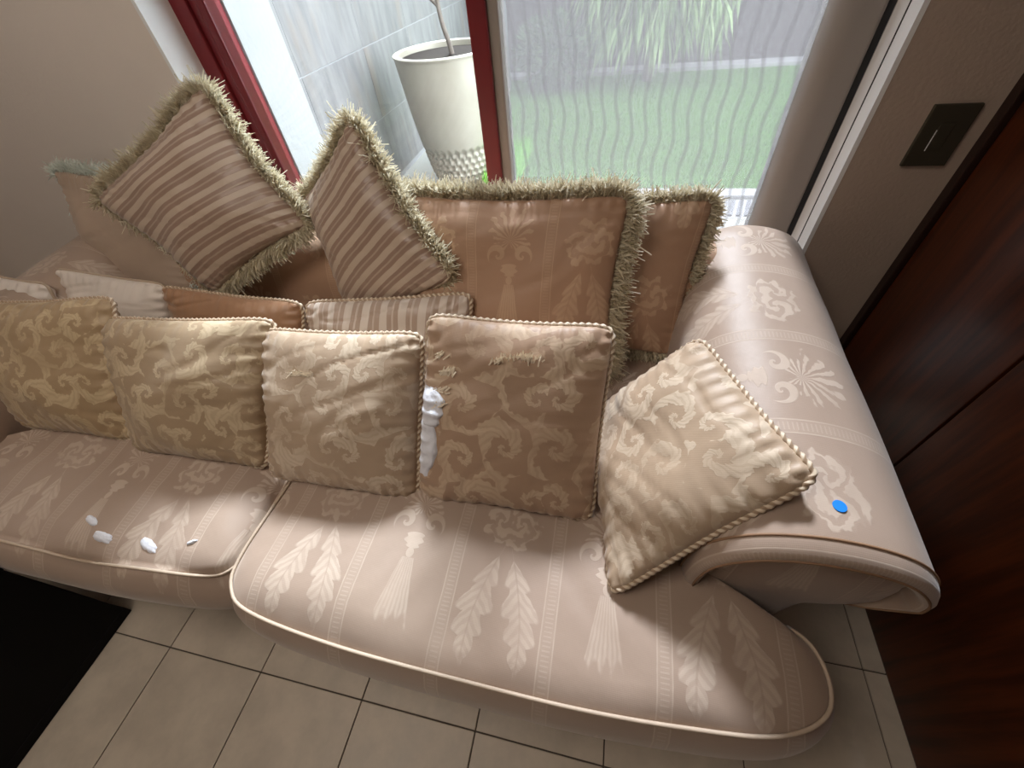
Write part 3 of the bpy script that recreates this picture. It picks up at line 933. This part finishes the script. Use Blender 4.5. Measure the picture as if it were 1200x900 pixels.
# ------------------------------------------------------------------ pillows
def pillow(name, label, cat_mat, TL, TR, BR, BL, T, trim, seed, group=None, uvrot=0.0, uvoff=(0, 0), pinch=.02, fr_len=.035, fr_mat='fringe', sag=.0, cat='pillow', tuck=(), ropemat='rope'):
    Q = [Vector(v) for v in (TL, TR, BR, BL)]
    cen = sum(Q, Vector()) / 4
    nrm = (Q[1] - Q[0]).cross(Q[3] - Q[0]).normalized()
    if nrm.dot(CAM - cen) < 0: nrm = -nrm
    wdt = ((Q[1] - Q[0]).length + (Q[2] - Q[3]).length) / 2; hgt = ((Q[3] - Q[0]).length + (Q[2] - Q[1]).length) / 2
    low = min(Q, key=lambda v: v.z)
    root = thing(name, label, cat, (cen.x, cen.y, low.z), group)
    N = 56
    def base(s, t):
        # edges bow inwards between the four corners
        ps = s + pinch * math.sin(PI * t) * (1 - 2 * s) * (1.0) * abs(1 - 2 * s) ** .5
        pt_ = t + pinch * math.sin(PI * s) * (1 - 2 * t) * abs(1 - 2 * t) ** .5
        # softly rounded corners
        a = Q[0].lerp(Q[1], ps); b = Q[3].lerp(Q[2], ps)
        p = a.lerp(b, pt_)
        cs = (abs(2 * s - 1) * abs(2 * t - 1)) ** 10
        p = p + (cen - p) * .055 * cs
        nz = noise.noise(Vector((s * 3.1 + seed, t * 3.1, seed * 1.7)))
        p += nrm * .010 * nz
        return p
    ca, sa = math.cos(uvrot), math.sin(uvrot)
    V, F, UV = [], [], []
    def surf(s, t, side):
        e = max(0.0, 16 * s * (1 - s) * t * (1 - t))
        h = T * (e ** .42) * (.9 + .1 * math.sin(PI * t * .5))
        h *= 1 + sag * (t - .4)
        d = min(s * wdt, (1 - s) * wdt, t * hgt, (1 - t) * hgt)
        ed = s * wdt if min(t, 1 - t) * hgt < min(s, 1 - s) * wdt else t * hgt
        g = math.exp(-d / .028) * min(1, d / .006)
        h += g * .0045 * math.sin(ed * 210 + 3 * noise.noise(Vector((ed * 15, seed, 0)))) * side
        q = Vector((s * 2.6 + seed, t * 2.6 - seed, side * 2.0))
        h += .15 * T * noise.noise(q) * min(1, d / .07)
        # stretched creases
        cr = noise.noise(Vector((s * 3.0 + t * 5.5 + seed * 3, (t - s) * 1.2, seed)))
        h -= .006 * max(0, 1 - abs(cr) * 9) * min(1, d / .03) * (.5 + .5 * noise.noise(Vector((s * 2, t * 2, seed + 5))))
        return base(s, t) + nrm * h * side
    for side in (1, -1):
        k0 = len(V)
        for j in range(N + 1):
            for i in range(N + 1):
                s = .5 - .5 * math.cos(PI * i / N) if True else i / N
                s = .5 * s + .5 * i / N
                t = .5 - .5 * math.cos(PI * j / N); t = .5 * t + .5 * j / N
                V.append(surf(s, t, side))
                x, y = (s - .5) * wdt, (.5 - t) * hgt
                UV.append((x * ca - y * sa + uvoff[0], x * sa + y * ca + uvoff[1]))
        for j in range(N):
            for i in range(N):
                a = k0 + j * (N + 1) + i
                f = [a, a + 1, a + N + 2, a + N + 1]
                F.append(f)
    cov = link_mesh('cover', V, F, cat_mat, root, UV)
    bm = bmesh.new(); bm.from_mesh(cov.data)
    bmesh.ops.remove_doubles(bm, verts=bm.verts[:], dist=1e-5)
    bmesh.ops.recalc_face_normals(bm, faces=bm.faces[:]); bm.to_mesh(cov.data); bm.free()
    cov.data.polygons.foreach_set('use_smooth', [True] * len(cov.data.polygons))
    per = []
    M = 40
    for k in range(M): per.append(base(k / M, 0))
    for k in range(M): per.append(base(1, k / M))
    for k in range(M): per.append(base(1 - k / M, 1))
    for k in range(M): per.append(base(0, 1 - k / M))
    if trim in ('rope', 'cord'):
        pts, L = resample(per, .0022 if trim == 'rope' else .006, True)
        rad = .0052 if trim == 'rope' else .0042
        pitch = L / round(L / .026)
        vs, fs, uv = tube(pts, rad, 9 if trim == 'rope' else 8, True, lobes=.26 if trim == 'rope' else 0, pitch=pitch)
        link_mesh('piping', vs, fs, ropemat if trim == 'rope' else 'cord', root, uv)
    else:
        pts, L = resample(per, .0019, True)
        def edge_of(p):
            k = min(range(0, 4 * M, 2), key=lambda q: (per[q] - p).length_squared)
            return k // M
        n = len(pts); outs = []
        for i in range(n):
            t = (pts[(i + 3) % n] - pts[i - 3]).normalized(); o_ = t.cross(nrm)
            if o_.dot(pts[i] - cen) < 0: o_ = -o_
            e_ = int(4 * i / n) if False else edge_of(pts[i])
            outs.append((o_ + nrm * .12).normalized() if e_ not in tuck else (o_ * .35 - nrm).normalized())
        vs, fs = strands(pts, outs, fr_len * .8, .0030, int(seed * 100), 15, .46, .9, clump=.010)
        fo = link_mesh('fringe', vs, fs, fr_mat, root, smooth=False); fo['kind'] = 'stuff'
        fo['label'] = 'pale green brush fringe'
        link_mesh('gimp', *tube(resample(per, .006, True)[0], .004, 7, True)[:2], 'cord', root)
    root['_n'] = 0; del root['_n']
    return root, surf, nrm

G1 = 'rope edged damask pillows in a row on the seat'
# front row
pillow('throw_pillow', 'ochre leaf damask pillow at the front row end nearest the black table', 'scroll_ochre', (-1.66, .575, .725), (-1.165, .60, .757), (-1.140, .370, .470), (-1.535, .360, .468), .070, 'rope', 1.1, G1)
pillow('throw_pillow', 'gold scroll damask pillow with a pale faded top edge, behind the ripped seat cushion', 'scroll_gold', (-1.205, .56, .722), (-.705, .578, .742), (-.735, .352, .466), (-1.125, .346, .466), .070, 'rope', 2.3, G1, uvoff=(.4, .2))
p3, surf3, n3 = pillow('throw_pillow', 'faded damask pillow with a small frayed rip in its upper middle', 'scroll_pale', (-.738, .563, .724), (-.348, .575, .737), (-.350, .335, .462), (-.722, .336, .462), .068, 'rope', 3.7, G1, uvoff=(.1, .7))
p4, surf4, n4 = pillow('throw_pillow', 'pinkish damask pillow with torn side spilling white stuffing', 'scroll_pink', (-.342, .598, .768), (.030, .598, .768), (.022, .352, .464), (-.352, .345, .462), .070, 'rope', 4.9, G1, uvoff=(.9, .3))
pillow('throw_pillow', 'pale leaf damask pillow tilted on a corner against the rolled arm', 'scroll_pale', (.190, .635, .725), (.322, .350, .728), (.066, .215, .468), (.0, .62, .475), .064, 'rope', 5.3, G1, uvrot=.6, uvoff=(.3, .5))
# damage: stuffing at the split side of one pillow, a frayed rip in the other
def stuffing_patch(parent, surf, n_, s0, s1, t0, t1, seed, lift=.010):
    """a lumpy tongue of wadding lying over the cover"""
    V, F = [], []; A, B = 14, 22
    for side in (1, 0):
        for j in range(B + 1):
            for i in range(A + 1):
                a, b = i / A, j / B
                wv = .22 * noise.noise(Vector((b * 5, seed, 0)))
                s_ = s0 + (s1 - s0) * (a * (1 - .35 * abs(2 * b - 1) ** 2) + wv * (1 if a > .5 else .4) * a)
                t_ = t0 + (t1 - t0) * b + .01 * noise.noise(Vector((a * 4, b * 4, seed)))
                e = (16 * a * (1 - a) * b * (1 - b)) ** .4 if 0 < a < 1 and 0 < b < 1 else 0
                lump = lift * e * (.8 + .6 * noise.noise(Vector((a * 3, b * 7, seed * 3)))) if side else -.004
                V.append(surf(max(.004, s_), t_, 1) + n_ * lump)
    m_ = (A + 1) * (B + 1)
    for side in (0, 1):
        for j in range(B):
            for i in range(A):
                k = side * m_ + j * (A + 1) + i
                f = [k, k + 1, k + A + 2, k + A + 1]; F.append(f if side else f[::-1])
    link_mesh('exposed_stuffing', V, F, 'stuffing', parent)
stuffing_patch(p4, surf4, n4, .0, .16, .36, .56, 2.2)
stuffing_patch(p4, surf4, n4, .0, .13, .52, .84, 5.7, .008)
def fray(parent, surf, n_, pts, ln, seed, num=60, wd=.0013, d0=Vector((1, 0, 0))):
    rn = random.Random(seed); V, F = [], []
    for _ in range(num):
        s, t = rn.choice(pts); s += rn.gauss(0, .02); t += rn.gauss(0, .006)
        a = surf(s, t, 1) + n_ * .002
        d = (d0 + Vector((rn.gauss(0, .25), rn.gauss(0, .25), rn.gauss(0, .25)))).normalized() * ln * rn.uniform(.5, 1.2)
        up_ = n_ * .004 * rn.random(); sd = d.cross(n_).normalized() * wd
        k = len(V)
        V += [a - d * .5 - sd, a - d * .5 + sd, a + up_ + sd, a + up_ - sd, a + d * .5 + sd, a + d * .5 - sd]
        F += [[k, k + 1, k + 2, k + 3], [k + 3, k + 2, k + 4, k + 5]]
    f = link_mesh('frayed_threads', V, F, 'thread', parent, smooth=False); f['kind'] = 'stuff'
fray(p3, surf3, n3, [(.33, .25), (.36, .255)], .032, 11, 26, .0008)
fray(p4, surf4, n4, [(.50, .17), (.44, .19), (.56, .16), (.62, .17)], .02, 12, 60, d0=Vector((.3, 0, 1)))
fray(p4, surf4, n4, [(.12, .2), (.16, .27), (.14, .36), (.13, .44)], .025, 13, 60, d0=Vector((.6, 0, .6)))
# low middle row, standing behind the front row
G2 = 'satin pillows in the low middle row'
pillow('satin_pillow', 'brown and white satin striped pillow lying below the large fringed damask pillow', 'satin_stripe_low', (-.765, .735, .665), (-.305, .765, .700), (-.315, .655, .475), (-.765, .640, .475), .055, 'rope', 6.1, G2)
pillow('satin_pillow', 'brown satin pillow just under the tip of the striped fringed pillow', 'satin_brown', (-1.235, .75, .680), (-.775, .735, .662), (-.79, .64, .475), (-1.22, .65, .475), .052, 'rope', 7.7, G2)
pillow('satin_pillow', 'plain shiny pale satin pillow behind the front row of damask pillows', 'satin_pale', (-1.635, .775, .705), (-1.215, .755, .682), (-1.25, .645, .475), (-1.60, .66, .475), .052, 'cord', 8.2, G2)
pillow('satin_pillow', 'pale satin pillow wedged beside the far rolled arm', 'satin_pale', (-1.90, .72, .72), (-1.585, .70, .70), (-1.58, .60, .475), (-1.86, .62, .475), .05, 'cord', 9.4, G2)
# back row with fringes
G3 = 'fringed pillows along the sofa back'
pillow('fringed_pillow', 'large damask pillow with thick fringe, upright before the window mullion', 'damask_back', (-.555, .935, .862), (.044, .935, .862), (.036, .735, .480), (-.555, .735, .480), .07, 'fringe', 10.6, G3, uvoff=(.02, .1), pinch=.035, fr_len=.038)
pillow('fringed_pillow', 'damask pillow with thin fringe half hidden between large pillow and arm', 'damask_back', (-.23, 1.02, .815), (.236, 1.01, .82), (.205, .835, .475), (-.22, .84, .475), .06, 'fringe', 11.8, G3, uvoff=(.13, .25), pinch=.04, fr_len=.028)
pillow('fringed_pillow', 'striped satin fringed pillow standing on its corner with its tip before the maroon frame', 'satin_stripe', (-1.042, 1.065, 1.078), (-.795, .915, .780), (-1.120, .79, .625), (-1.450, .90, .858), .07, 'fringe', 12.9, G3, pinch=.05, uvrot=.08, fr_len=.036, tuck=(2,))
pillow('fringed_pillow', 'striped satin fringed pillow turned sideways beside the large damask pillow', 'satin_stripe', (-.615, .985, 1.015), (-.352, .785, .725), (-.68, .765, .49), (-.845, 1.01, .815), .065, 'fringe', 13.3, G3, pinch=.05, uvrot=-.12, fr_len=.036, tuck=(1, 2))
pillow('fringed_pillow', 'plain beige satin fringed pillow leaning at the grey wall', 'satin_plain', (-1.765, 1.05, .885), (-1.29, 1.05, .875), (-1.33, .86, .50), (-1.74, .88, .52), .055, 'fringe', 14.5, G3, pinch=.05, fr_len=.032, fr_mat='fringe_pale', tuck=(2, 3))

# ------------------------------------------------------------------ small things
# blue sticker lying on the arm
sx, sy = .362, .339
szz = drop_on(arm_r)(sx, sy) + .0002
V = [Vector((sx, sy, szz + .0012))] + [Vector((sx + .0092 * math.cos(2 * PI * k / 32), sy + .0092 * math.sin(2 * PI * k / 32), szz + .0012)) for k in range(32)] + [Vector((sx + .0095 * math.cos(2 * PI * k / 32), sy + .0095 * math.sin(2 * PI * k / 32), szz - .0015)) for k in range(32)]
F = [[0, 1 + k, 1 + (k + 1) % 32] for k in range(32)] + [[1 + k, 33 + k, 33 + (k + 1) % 32, 1 + (k + 1) % 32] for k in range(32)]
o = link_mesh('round_sticker', V, F, 'blue_sticker', smooth=False, loc=(sx, sy, szz)); o['label'] = 'small round blue sticker on the rolled sofa arm'; o['category'] = 'sticker'
# black low table before the left seat
tb = thing('coffee_table', 'plain black block table on the floor tiles before the ripped seat cushion', 'table', (-1.75, -.4, 0))
box('table_top', -2.25, -1.300, -.95, .047, .38, .41, 'black_lacquer', tb, .004)
box('body', -2.24, -1.302, -.94, .045, .02, .382, 'black_lacquer', tb, .004)
box('plinth', -2.25, -1.300, -.95, .047, 0, .03, 'black_lacquer', tb, .003)
